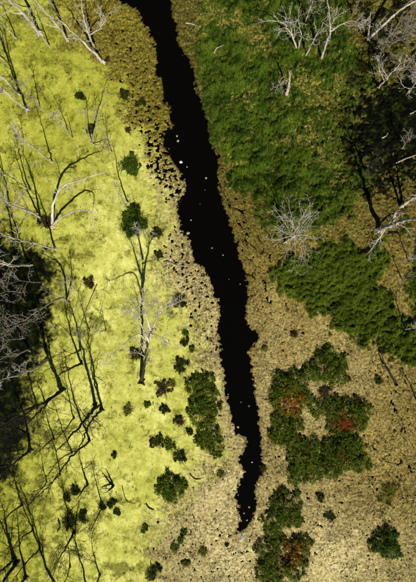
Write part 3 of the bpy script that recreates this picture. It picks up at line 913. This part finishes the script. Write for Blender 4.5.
# ------------------------------------------------------------------ dead trees
Pb, Gb, Db = M_PALE, M_GREY, M_DARK
TREES = [
    # upper left
    dict(base=(40, 33), stems=[stem(40, 33, 8, (-1.2, 0), .20, 7, 1.6, .03)], girth=.78, bark=Pb, label='thick white broken trunk at the upper left corner, leaning out of the picture'),
    dict(base=(68, 40), stems=[stem(68, 40, 7, (-.9, -.3), .12, 7, 1.5, .04)], bark=Pb, label='slim white trunk at the top, right of the thick broken one'),
    dict(base=(50, 47), stems=[stem(50, 47, 4.5, (-.4, 0), .06, 5, .8, .04)], bark=Pb, label='thin pole between the two white trunks at upper left'),
    dict(base=(17, 39), stems=[stem(17, 39, 4.8, (-.5, 0), .06, 5, .8, .04)], bark=Pb, label='thin pole nearest the upper left corner with a straight shadow'),
    dict(base=(103, 62), stems=[stem(103, 62, 5.2, (-1.9, .3), .17, 5, 1.2, .03)], girth=.78, bark=Pb, label='bare white trunk with pointed foot next to the olive sedge, leaning left', clear=.5),
    dict(base=(96, 50), stems=[via([(96, 50, 0), (90, 38, 2), (84, 18, 3.6), (80, -5, 5)], .12, 6, 1.6), via([(96, 50, 0), (90, 36, 2.2), (100, 28, 3.4), (112, 10, 4.6)], .10, 6, 1.5)], girth=.78, bark=Pb,
         label='white forked tree with spreading twigs at the top, left of the stream mouth', twig=5),
    dict(base=(27, 110), stems=[stem(27, 110, 8, (-.2, .2), .14, 8, 1.8, .05), stem(20, 95, 7, (-.3, .2), .12, 6, 1.7, .05)], girth=.78, bark=Pb, label='pair of white trunks at left edge throwing a forked black shadow'),
    dict(base=(52, 162), stems=[stem(52, 162, 6.3, (-.1, .1), .07, 7, 1.3, .06)], bark=Pb, label='thin leaning tree right of the curved tree\'s top, long slender shadow'),
    dict(base=(68, 131), stems=[stem(68, 131, 3.7, (-.5, 0), .05, 7, .9, .05)], bark=Pb, label='thin sapling with a fan-shaped twig shadow on yellow duckweed'),
    dict(base=(73, 138), stems=[stem(73, 138, 2.5, (0, 0), .04, 4, .5, .05)], bark=Gb, label='short stick just beside the fan-shadowed sapling'),
    dict(base=(92, 143), stems=[via([(92, 143, 0), (95, 128, 1.4), (102, 110, 2.4), (106, 98, 3)], .07, 7, 1.1), via([(92, 143, 0), (88, 132, .9), (86, 118, 2), (83, 106, 2.6)], .06, 6, 1.0), via([(92, 143, 0), (98, 145, .5), (108, 144, .9)], .05, 5, .8)],
         bark=Gb, label='many-stemmed dead bush with white twigs left of the upper stream bank', twig=5),
    dict(base=(5, 175), stems=[stem(5, 175, 4.5, (-.2, 0), .06, 5, .9)], bark=Pb, label='thin pole at left edge above the dark pool\'s northern rim'),
    dict(base=(24, 141), stems=[stem(24, 141, 2.2, (.2, .1), .04, 8, .9)], bark=Pb, label='low twiggy white bush on duckweed below the forked shadow', twig=5, clear=.15),
    dict(base=(10, 64), stems=[stem(10, 64, 6.5, (.1, .1), .08, 8, 1.5)], bark=Gb, label='grey tree at left edge above the pair of white trunks'),
    dict(base=(60, 18), stems=[stem(60, 18, 5.5, (.2, -.2), .08, 8, 1.3)], bark=Gb, label='dim grey tree at the top between slim white trunk and forked tree'),
    dict(base=(40, 108), stems=[stem(40, 108, 4.5, (.3, .1), .05, 8, 1.2)], bark=Gb, label='grey sapling right of the pair of white trunks'),
    dict(base=(10, 205), stems=[stem(10, 205, 6.5, (.3, .2), .08, 8, 1.5)], bark=Gb, label='grey tree at left edge west of the twin-stemmed tree'),
    dict(base=(8, 318), stems=[stem(8, 318, 4, (.6, .3), .06, 9, 1.5)], bark=Gb,  girth=.65, label='low pale tree at left edge inside the dark pool', twig=4),
    dict(base=(40, 282), stems=[stem(40, 282, 4, (-.3, .1), .06, 9, 1.4)], bark=Gb,  girth=.65, label='pale twiggy tree near the dark pool\'s upper right rim', twig=4),
    dict(base=(36, 322), stems=[stem(36, 322, 4.6, (-.2, -.2), .06, 9, 1.4)], bark=Gb, girth=.65,  label='dull grey twiggy tree in the right half of the dark pool', twig=4),
    # the curved tree
    dict(base=(52, 226), stems=[via([(52, 226, 0), (53, 205, 1.2), (62, 187, 2.2), (80, 180, 2.8), (101, 173, 3.1)], .17, 8, 1.1),
                                via([(52, 226, 0), (60, 218, .9), (75, 211, 1.8), (85, 210, 2.3), (93, 215, 2.3), (92, 228, 1.9)], .13, 7, .9),
                                via([(58, 192, 1.9), (53, 183, 2.6), (43, 174, 3.3)], .05, 3, .6)], girth=.78, bark=Pb, label='large white tree with two curved limbs bowing right over the duckweed', clear=.35),
    dict(base=(40, 218), stems=[stem(40, 218, 6.5, (0, .1), .10, 8, 1.7), stem(38, 214, 6, (-.6, .2), .09, 6, 1.6)], bark=Pb, label='twin-stemmed tree left of the curved tree, branches pointing left'),
    dict(base=(30, 265), stems=[stem(30, 265, 8, (-.3, .2), .12, 8, 1.6)], bark=Pb, label='white tree rising from the dark pool\'s upper part, straight trunk to the left'),
    dict(base=(55, 249), stems=[stem(55, 249, 7, (-.4, .1), .10, 8, 1.4)], bark=Pb, label='white tree rooted at the dark pool\'s upper right corner'),
    dict(base=(13, 238), stems=[stem(13, 238, 6, (0, .2), .09, 6, 1.5)], bark=Pb, label='tree at left edge, on the pool\'s northern shore'),
    dict(base=(20, 292), stems=[stem(20, 292, 6, (.2, -.3), .08, 8, 1.6)], bark=Gb,  girth=.65, label='crooked white tree inside the dark pool near the left edge', twig=3),
    dict(base=(67, 302), stems=[via([(67, 302, 0), (62, 298, 2), (52, 302, 3.6), (36, 312, 5), (22, 322, 6)], .11, 8, 1.7), via([(67, 302, 0), (70, 290, 1.5), (66, 278, 3)], .08, 6, 1.1)], bark=Gb,
         label='arching grey tree at the dark pool\'s right rim, curving left over it', twig=5),
    dict(base=(30, 350), stems=[stem(30, 350, 8, (-.5, .2), .11, 9, 1.8)], bark=Gb,  girth=.65, label='white tree in the middle of the dark pool with wide twigs', twig=3),
    dict(base=(24, 338), stems=[stem(24, 338, 5, (-.2, .3), .07, 8, 1.4)], bark=Gb, girth=.65,  label='smaller grey tree in the dark pool, just above the wide white one', twig=3),
    dict(base=(47, 360), stems=[stem(47, 360, 9, (-.1, 0), .11, 6, 1.7)], bark=Pb, label='long straight pale trunk lying across view over the pool\'s right rim'),
    # the leaning tree left of the stream
    dict(base=(142, 382), stems=[via([(142, 382, 0), (144, 366, 2), (147, 348, 4), (150, 328, 6.2)], .16, 10, 1.9), via([(147, 348, 4), (139, 334, 5), (122, 346, 5.6), (104, 361, 6)], .07, 9, 1.1),
                                 via([(147, 345, 4.2), (152, 330, 5.4), (160, 312, 6.2), (173, 304, 6.8)], .11, 10, 1.6), via([(150, 330, 5.9), (147, 318, 6.8), (143, 302, 7.4)], .11, 10, 1.6), via([(149, 332, 5.7), (158, 336, 6.2), (172, 341, 6.6)], .06, 8, 1.1), via([(148, 340, 5), (140, 322, 6), (134, 312, 6.8)], .09, 9, 1.4)], bark=Pb,
         label='white spreading tree leaning north left of the stream, forked black shadow above', clear=.5, girth=1.0, trunk_bark=Db, twig=5),
    dict(base=(128, 203), stems=[stem(128, 203, 5.8, (.1, .1), .07, 6, 1.0)], bark=Pb, label='thin tree just above the bright green clump with a long straight shadow'),
    dict(base=(140, 231), stems=[stem(140, 231, 3.4, (.2, -.2), .05, 9, 1.0)], bark=Pb, label='small white twiggy sapling in the bright green clump', twig=5),
    # lower left, seen from the shaded side
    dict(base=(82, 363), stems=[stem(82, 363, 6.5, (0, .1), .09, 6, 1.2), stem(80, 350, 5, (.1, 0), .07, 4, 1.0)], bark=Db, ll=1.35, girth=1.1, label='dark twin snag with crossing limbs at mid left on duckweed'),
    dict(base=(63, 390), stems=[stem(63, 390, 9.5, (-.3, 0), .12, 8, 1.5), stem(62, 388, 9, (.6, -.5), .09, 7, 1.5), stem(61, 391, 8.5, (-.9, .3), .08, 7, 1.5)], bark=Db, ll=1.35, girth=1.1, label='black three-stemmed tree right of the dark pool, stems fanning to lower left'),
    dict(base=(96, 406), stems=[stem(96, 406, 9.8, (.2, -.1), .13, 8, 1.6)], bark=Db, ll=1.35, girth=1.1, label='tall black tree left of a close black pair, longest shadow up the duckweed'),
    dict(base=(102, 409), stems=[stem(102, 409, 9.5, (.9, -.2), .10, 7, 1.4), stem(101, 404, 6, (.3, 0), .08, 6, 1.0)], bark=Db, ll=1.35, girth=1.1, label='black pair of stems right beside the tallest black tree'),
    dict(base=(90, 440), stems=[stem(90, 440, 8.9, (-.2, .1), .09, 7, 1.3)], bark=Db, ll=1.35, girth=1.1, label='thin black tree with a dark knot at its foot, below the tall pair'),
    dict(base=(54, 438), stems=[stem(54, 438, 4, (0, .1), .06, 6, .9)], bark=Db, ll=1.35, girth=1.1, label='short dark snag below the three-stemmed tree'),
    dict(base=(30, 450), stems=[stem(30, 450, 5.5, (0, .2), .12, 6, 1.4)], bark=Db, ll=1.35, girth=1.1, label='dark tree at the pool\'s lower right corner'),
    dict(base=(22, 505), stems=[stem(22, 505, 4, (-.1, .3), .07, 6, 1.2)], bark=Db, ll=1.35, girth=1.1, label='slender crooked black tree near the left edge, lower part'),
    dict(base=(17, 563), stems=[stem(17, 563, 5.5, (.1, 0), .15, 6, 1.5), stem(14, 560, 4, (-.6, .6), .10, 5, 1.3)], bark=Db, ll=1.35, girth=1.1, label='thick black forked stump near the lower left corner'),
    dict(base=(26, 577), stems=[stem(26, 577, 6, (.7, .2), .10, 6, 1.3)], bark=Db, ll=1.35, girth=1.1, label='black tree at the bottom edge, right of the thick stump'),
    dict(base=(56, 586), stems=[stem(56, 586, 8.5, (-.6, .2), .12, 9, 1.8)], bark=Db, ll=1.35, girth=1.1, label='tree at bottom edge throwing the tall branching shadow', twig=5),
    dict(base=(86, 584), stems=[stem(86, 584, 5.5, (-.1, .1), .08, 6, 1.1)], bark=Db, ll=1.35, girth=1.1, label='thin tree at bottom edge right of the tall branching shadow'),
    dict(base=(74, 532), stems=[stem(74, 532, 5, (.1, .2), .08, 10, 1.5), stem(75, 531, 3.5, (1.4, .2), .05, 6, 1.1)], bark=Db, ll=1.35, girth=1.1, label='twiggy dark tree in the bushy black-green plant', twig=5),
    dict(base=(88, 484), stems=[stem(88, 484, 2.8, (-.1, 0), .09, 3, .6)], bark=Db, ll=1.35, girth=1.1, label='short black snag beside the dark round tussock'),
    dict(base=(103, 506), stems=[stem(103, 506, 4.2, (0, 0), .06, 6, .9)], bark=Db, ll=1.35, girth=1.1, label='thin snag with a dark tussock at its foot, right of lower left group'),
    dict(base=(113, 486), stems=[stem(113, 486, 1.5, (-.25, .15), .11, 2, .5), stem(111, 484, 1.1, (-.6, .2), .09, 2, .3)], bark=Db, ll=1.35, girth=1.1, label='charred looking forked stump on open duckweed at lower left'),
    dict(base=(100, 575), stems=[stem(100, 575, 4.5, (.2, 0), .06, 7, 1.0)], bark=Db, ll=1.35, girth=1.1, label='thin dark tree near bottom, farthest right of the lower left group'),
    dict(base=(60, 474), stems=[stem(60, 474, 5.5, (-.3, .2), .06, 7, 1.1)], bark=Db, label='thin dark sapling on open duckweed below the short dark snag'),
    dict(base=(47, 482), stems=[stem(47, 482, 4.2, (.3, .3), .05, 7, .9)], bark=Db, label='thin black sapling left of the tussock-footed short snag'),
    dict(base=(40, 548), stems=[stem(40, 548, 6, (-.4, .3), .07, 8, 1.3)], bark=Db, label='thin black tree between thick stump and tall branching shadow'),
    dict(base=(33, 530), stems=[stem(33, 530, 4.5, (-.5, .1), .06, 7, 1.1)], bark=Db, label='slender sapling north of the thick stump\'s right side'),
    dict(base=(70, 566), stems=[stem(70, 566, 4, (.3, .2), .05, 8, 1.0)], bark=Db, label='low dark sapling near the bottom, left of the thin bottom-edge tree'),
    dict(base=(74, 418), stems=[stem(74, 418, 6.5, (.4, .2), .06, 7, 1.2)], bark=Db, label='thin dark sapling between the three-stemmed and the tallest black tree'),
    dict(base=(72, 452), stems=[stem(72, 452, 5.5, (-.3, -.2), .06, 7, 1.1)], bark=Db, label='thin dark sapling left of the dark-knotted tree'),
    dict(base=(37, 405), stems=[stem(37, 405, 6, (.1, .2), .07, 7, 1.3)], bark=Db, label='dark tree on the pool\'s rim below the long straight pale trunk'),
    dict(base=(90, 331), stems=[stem(90, 331, 4.5, (-.2, .1), .045, 8, 1.0)], bark=Gb, label='thin grey sapling alone on duckweed above the tallest black tree'),
    dict(base=(106, 330), stems=[stem(106, 330, 3.0, (.1, .2), .035, 7, .8)], bark=Gb, label='faint grey sapling on open duckweed west of the leaning tree'),
    dict(base=(30, 190), stems=[stem(30, 190, 6, (.1, .2), .07, 8, 1.4)], bark=Gb, label='grey sapling left of the curved tree, its shadow fanning north'),
    dict(base=(112, 152), stems=[stem(112, 152, 3.2, (.2, .1), .04, 8, .9)], bark=Gb, label='small grey sapling just left of the flat green clump'),
    # right of the stream
    dict(base=(297, 50), stems=[via([(297, 50, 0), (292, 36, 2), (284, 24, 3.2), (274, 20, 4)], .09, 7, 1.3), via([(298, 50, 0), (301, 34, 2.2), (297, 18, 4)], .08, 7, 1.3)], bark=Pb, label='white double-stemmed tree bending left in the upper green hummocks'),
    dict(base=(305, 58), stems=[stem(305, 58, 5.5, (.1, -.4), .09, 6, 1.3)], bark=Pb, label='slim white trunk between double-stemmed and forked tree at the top'),
    dict(base=(321, 60), stems=[via([(321, 60, 0), (326, 44, 2.2), (330, 32, 3.6), (329, 12, 5.4), (326, -8, 7)], .12, 6, 1.5), via([(330, 32, 3.6), (340, 25, 4.4), (352, 21, 5), (362, 25, 5.4)], .07, 6, 1.2)], bark=Pb,
         label='white forked tree with one limb reaching right, at top of green hummocks', clear=.4, twig=5),
    dict(base=(304, 24), stems=[stem(304, 24, 4.5, (-.2, -.3), .07, 9, 1.3)], bark=Pb, label='twiggy white tree at the top edge above the double-stemmed tree', twig=5),
    dict(base=(286, 97), stems=[via([(286, 97, 0), (288, 88, 1.3), (290, 78, 2.4), (289, 70, 3.6)], .13, 3, .35)], bark=Pb, label='stout white snag with bent top among the green hummocks', girth=1.3, clear=.1),
    dict(base=(367, 39), stems=[via([(367, 39, 0), (378, 30, 1.0), (400, 10, 2.2), (418, 0, 3), (440, -10, 3.6)], .15, 9, 1.0), via([(368, 36, .3), (370, 24, 1), (370, 12, 1.7)], .10, 2, .4)], bark=Pb,
         label='long fallen white tree pointing to the top right corner', clear=.05),
    dict(base=(378, 88), stems=[via([(378, 88, 0), (386, 79, 1.8), (396, 68, 3.4), (416, 54, 5)], .10, 10, 1.6)], bark=Pb, label='pale twiggy tree on the northern rim of the right dark hollow', twig=6),
    dict(base=(388, 46), stems=[stem(388, 46, 3.5, (.3, -.4), .07, 10, 1.3)], bark=Gb, label='grey twiggy tree below the long fallen tree', twig=6),
    dict(base=(398, 24), stems=[stem(398, 24, 3.2, (.3, -.3), .06, 9, 1.2)], bark=Gb, label='small grey tree under the fallen tree\'s tip at upper right', twig=5),
    dict(base=(352, 14), stems=[stem(352, 14, 4.5, (-.3, -.3), .07, 10, 1.5)], bark=Gb, label='grey twiggy tree at the top edge right of the forked white tree', twig=6),
    dict(base=(378, 62), stems=[stem(378, 62, 3.6, (-.4, .2), .06, 10, 1.4)], bark=Gb, label='grey twiggy tree just above the dark hollow\'s pale tree', twig=6),
    dict(base=(408, 92), stems=[stem(408, 92, 4, (-.9, -.4), .07, 10, 1.5)], bark=Pb, label='pale twiggy tree at right edge, in the dark hollow\'s upper part', twig=6),
    dict(base=(402, 148), stems=[stem(402, 148, 3.4, (-.4, -.2), .06, 9, 1.3)], bark=Gb, label='grey twiggy tree low in the dark hollow at right', twig=6),
    dict(base=(364, 172), stems=[stem(364, 172, 5.5, (-.9, -.2), .10, 9, 1.6)], bark=Db, label='dark leaning tree at the eastern rim of the upper green hummock', twig=5),
    dict(base=(408, 262), stems=[stem(408, 262, 4, (-.5, .2), .06, 9, 1.4)], bark=Gb, label='grey twiggy tree at right edge below the three green cushions', twig=6),
    dict(base=(275, 92), stems=[stem(275, 92, 2.2, (.2, .1), .04, 9, .9)], bark=Pb, label='low white twiggy bush left of the stout bent snag', twig=5, clear=.1),
    dict(base=(402, 205), stems=[stem(402, 205, 4.4, (.5, .2), .15, 4, .9, .04), stem(400, 207, 3.9, (-.3, .2), .14, 3, .8, .04)], bark=Pb, label='white tree at the right edge with two parallel shadows'),
    dict(base=(380, 229), stems=[stem(380, 229, 8.5, (-.5, -.4), .23, 8, 1.9, .04)], bark=Pb, label='tall white tree at right whose thick shadow crosses the green hummock'),
    dict(base=(394, 216), stems=[via([(396, 213, .25), (387, 227, .7), (376, 243, .8), (366, 256, .5)], .09, 9, 1.1)], bark=Pb, label='fallen white tree with fine twigs pointing to lower left, near three green cushions', clear=.1, twig=5),
    dict(base=(285, 242), stems=[stem(285, 242, 5.2, (0, 0), .11, 18, 2.6, .03)], bark=Pb, spread=.3, label='white tree seen straight from above, branches radiating like a star', clear=.4, twig=4),
    dict(base=(404, 330), stems=[stem(404, 330, 3.8, (-.1, .3), .08, 6, 1.0)], bark=Pb, label='small pale tree at the right edge on the lower green hummock'),
    dict(base=(396, 384), stems=[via([(396, 384, 0), (391, 374, .45), (385, 366, .6), (381, 352, .5)], .13, 3, .5)], bark=Db, label='fallen black snag on the tan mat south of the green hummock', clear=.3),
    dict(base=(403, 281), stems=[stem(403, 281, 3, (-.4, .2), .06, 6, .9)], bark=Gb, label='thin grey tree between the two right-hand hummocks'),
    dict(base=(422, 418), stems=[stem(422, 418, 5, (-.8, .3), .08, 8, 1.4)], bark=Db, label='dark tree at right edge above the cracked mat', twig=5),
]
for i, sp in enumerate(TREES):
    sp['seed'] = 100 + i
    dead_tree(sp)


# ------------------------------------------------------------------ loose wood and floating bits
def stick(pts, rad, mat, label, name='fallen_branch', cat='branch', shoots=3):
    r = random.Random(int(pts[0][0] * 7 + pts[0][1]))
    P = catmull([W(*p) for p in pts], 5)
    c = P[0].copy()
    tb = Tubes(); tb.add(P, rad, rad * .4, 7)
    twigs(tb, P, rad, .35, r, 0, shoots)
    o = tb.build(name, mat, None, c); o.location = c
    tag(o, label, cat, 'dead wood lying about')


stick([(214, 53, .45), (217, 48, .5), (224, 45, .42)], .045, Pb, 'small curved white branch lying on the green hummock beside the upper stream')
stick([(164, 262, .08), (169, 262, .12), (176, 265, .1), (185, 266, .06)], .06, Gb, 'short grey log lying on the mat at the stream\'s left bank', 'fallen_log', 'log', 2)
stick([(396, 163, .12), (405, 159, .3), (416, 155, .35)], .06, Pb, 'white branch at right edge on the southern rim of the dark hollow')
stick([(410, 114, .1), (414, 112, .2), (420, 108, .3)], .05, Pb, 'short white branch at right edge inside the dark hollow')
stick([(382, 138, .1), (386, 136, .2), (388, 133, .2)], .06, Pb, 'white wood scrap in the middle of the dark hollow', shoots=5)
stick([(186, 23, .1), (192, 24, .15), (200, 27, .12), (206, 24, .12)], .04, Pb, 'thin pale branch on the right bank near the top of the stream', shoots=5)
stick([(387, 234, .12), (392, 233, .2), (398, 233, .15)], .07, Db, 'short dark wood piece under the tall white tree at right', shoots=1)
stick([(97, 290, .6), (90, 305, .5), (84, 318, .3), (78, 334, .1)], .035, Gb, 'long thin grey stem lying on duckweed left of the leaning tree', shoots=2)
stick([(146, 504, .06), (149, 508, .08), (154, 510, .06)], .06, Db, 'tiny black stick on duckweed just below the lone round shrub', shoots=2)
stick([(190, 474, .06), (195, 479, .08), (201, 479, .06)], .05, Db, 'thin dark stick on the mat right of the lone round shrub', shoots=4)
stick([(58, 520, .1), (60, 527, .14), (57, 532, .08)], .06, Db, 'short black stick on duckweed west of the twiggy dark tree', shoots=1)
stick([(122, 486, .05), (126, 500, .06), (134, 504, .05)], .03, Db, 'thin dark twig lying east of the charred looking stump', shoots=3)

FLOAT = [(181, 162, 2.1, 'w', 'largest white foam fleck on the upper stream'), (187, 167, .8, 'w', 'tiny pale fleck just right of the largest foam fleck'),
         (206, 178, 1.5, 'y', 'yellow leaf floating mid stream right of the foam fleck'), (191, 220, 1.1, 'y', 'small yellow leaf mid stream level with the bright green clump'),
         (188, 233, 2.3, 'y', 'large round yellow clump floating by the left bank'), (212, 248, 1.2, 'y', 'yellow leaf mid stream, northern one of a loose pair'),
         (223, 255, 1.3, 'y', 'yellow leaf mid stream, southern one of a loose pair'), (229, 279, 1.0, 'g', 'faint grey fleck in mid stream below the leaf pair'),
         (240, 284, 1.2, 'g', 'grey fleck close to the right bank below the leaf pair'), (177, 136, 1.6, 'y', 'round duckweed tuft off the left bank, northern one of two'),
         (178, 141, 2.0, 'y', 'round duckweed tuft off the left bank, southern one of two'), (241, 402, 1.2, 'g', 'grey bubble patch mid stream beside the shrub row'),
         (249, 406, 1.5, 'g', 'pale leaf near the right bank beside the shrub row'), (238, 427, 1.8, 'y', 'pale clump off the left bank near the shrub row\'s end'),
         (252, 462, 1.2, 'w', 'white fleck in the stream\'s narrow southern bend'), (249, 507, 1.6, 'y', 'pale clump near the stream tip, northernmost of three'),
         (244, 513, 1.3, 'y', 'pale clump near the stream tip, westernmost of three'), (247, 520, 1.5, 'y', 'pale clump at the stream tip, southernmost of three'),
         (205, 190, .8, 'g', 'tiny grey speck mid stream below the yellow leaf'), (200, 204, .7, 'g', 'tiniest speck in mid stream, left of the right bank\'s bulge')]


def flat_mat(name, a, b_):
    m, nt, b = nodes_of(name)
    co = nd(nt, 'ShaderNodeTexCoord').outputs['Object']
    nt.links.new(ramp(nt, noise(nt, co, 14, 4, .6), [(.35, a), (.65, b_)]), b.inputs['Base Color'])
    b.inputs['Roughness'].default_value = .8
    return m


FM = dict(w=flat_mat('dry_foam', (.45, .44, .40), (.75, .73, .68)), y=flat_mat('yellow_plant_clump', (.20, .16, .05), (.40, .33, .12)),
          g=flat_mat('grey_fleck', (.05, .05, .045), (.14, .14, .12)))
FLOAT += [(242, 537, 4.4, 'b', 'pale bluish film of silt at the very tip of the stream'), (239, 546, 2.8, 'b', 'small bluish silt patch just south of the stream tip')]
FM['b'] = flat_mat('blue_grey_silt', (.10, .11, .12), (.34, .35, .35))
for (u, v, rad, k, lab) in FLOAT:
    r = random.Random(int(u * 3 + v)); n = 12; rad *= S * .72
    ring = [rad * (.7 + .5 * r.random()) for _ in range(n)]
    vt = [(0, 0, .05 + rad * .12)]
    for q, hz in ((.55, .05 + rad * .08), (1, .012), (.9, -.03)):
        for i in range(n):
            a = 2 * math.pi * i / n
            vt.append((ring[i] * q * math.cos(a), ring[i] * q * math.sin(a), hz + r.uniform(-.004, .004)))
    fc = [(0, 1 + i, 1 + (i + 1) % n) for i in range(n)]
    me = bpy.data.meshes.new('floating_clump')
    for l in range(2):
        fc += [(1 + l * n + i, 1 + (l + 1) * n + i, 1 + (l + 1) * n + (i + 1) % n, 1 + l * n + (i + 1) % n) for i in range(n)]
    me.from_pydata(vt, [], fc)
    o = link('floating_clump', me, FM[k]); o.location = W(u, v, 0)
    tag(o, lab, 'floating clump', 'flecks and clumps floating on the stream')
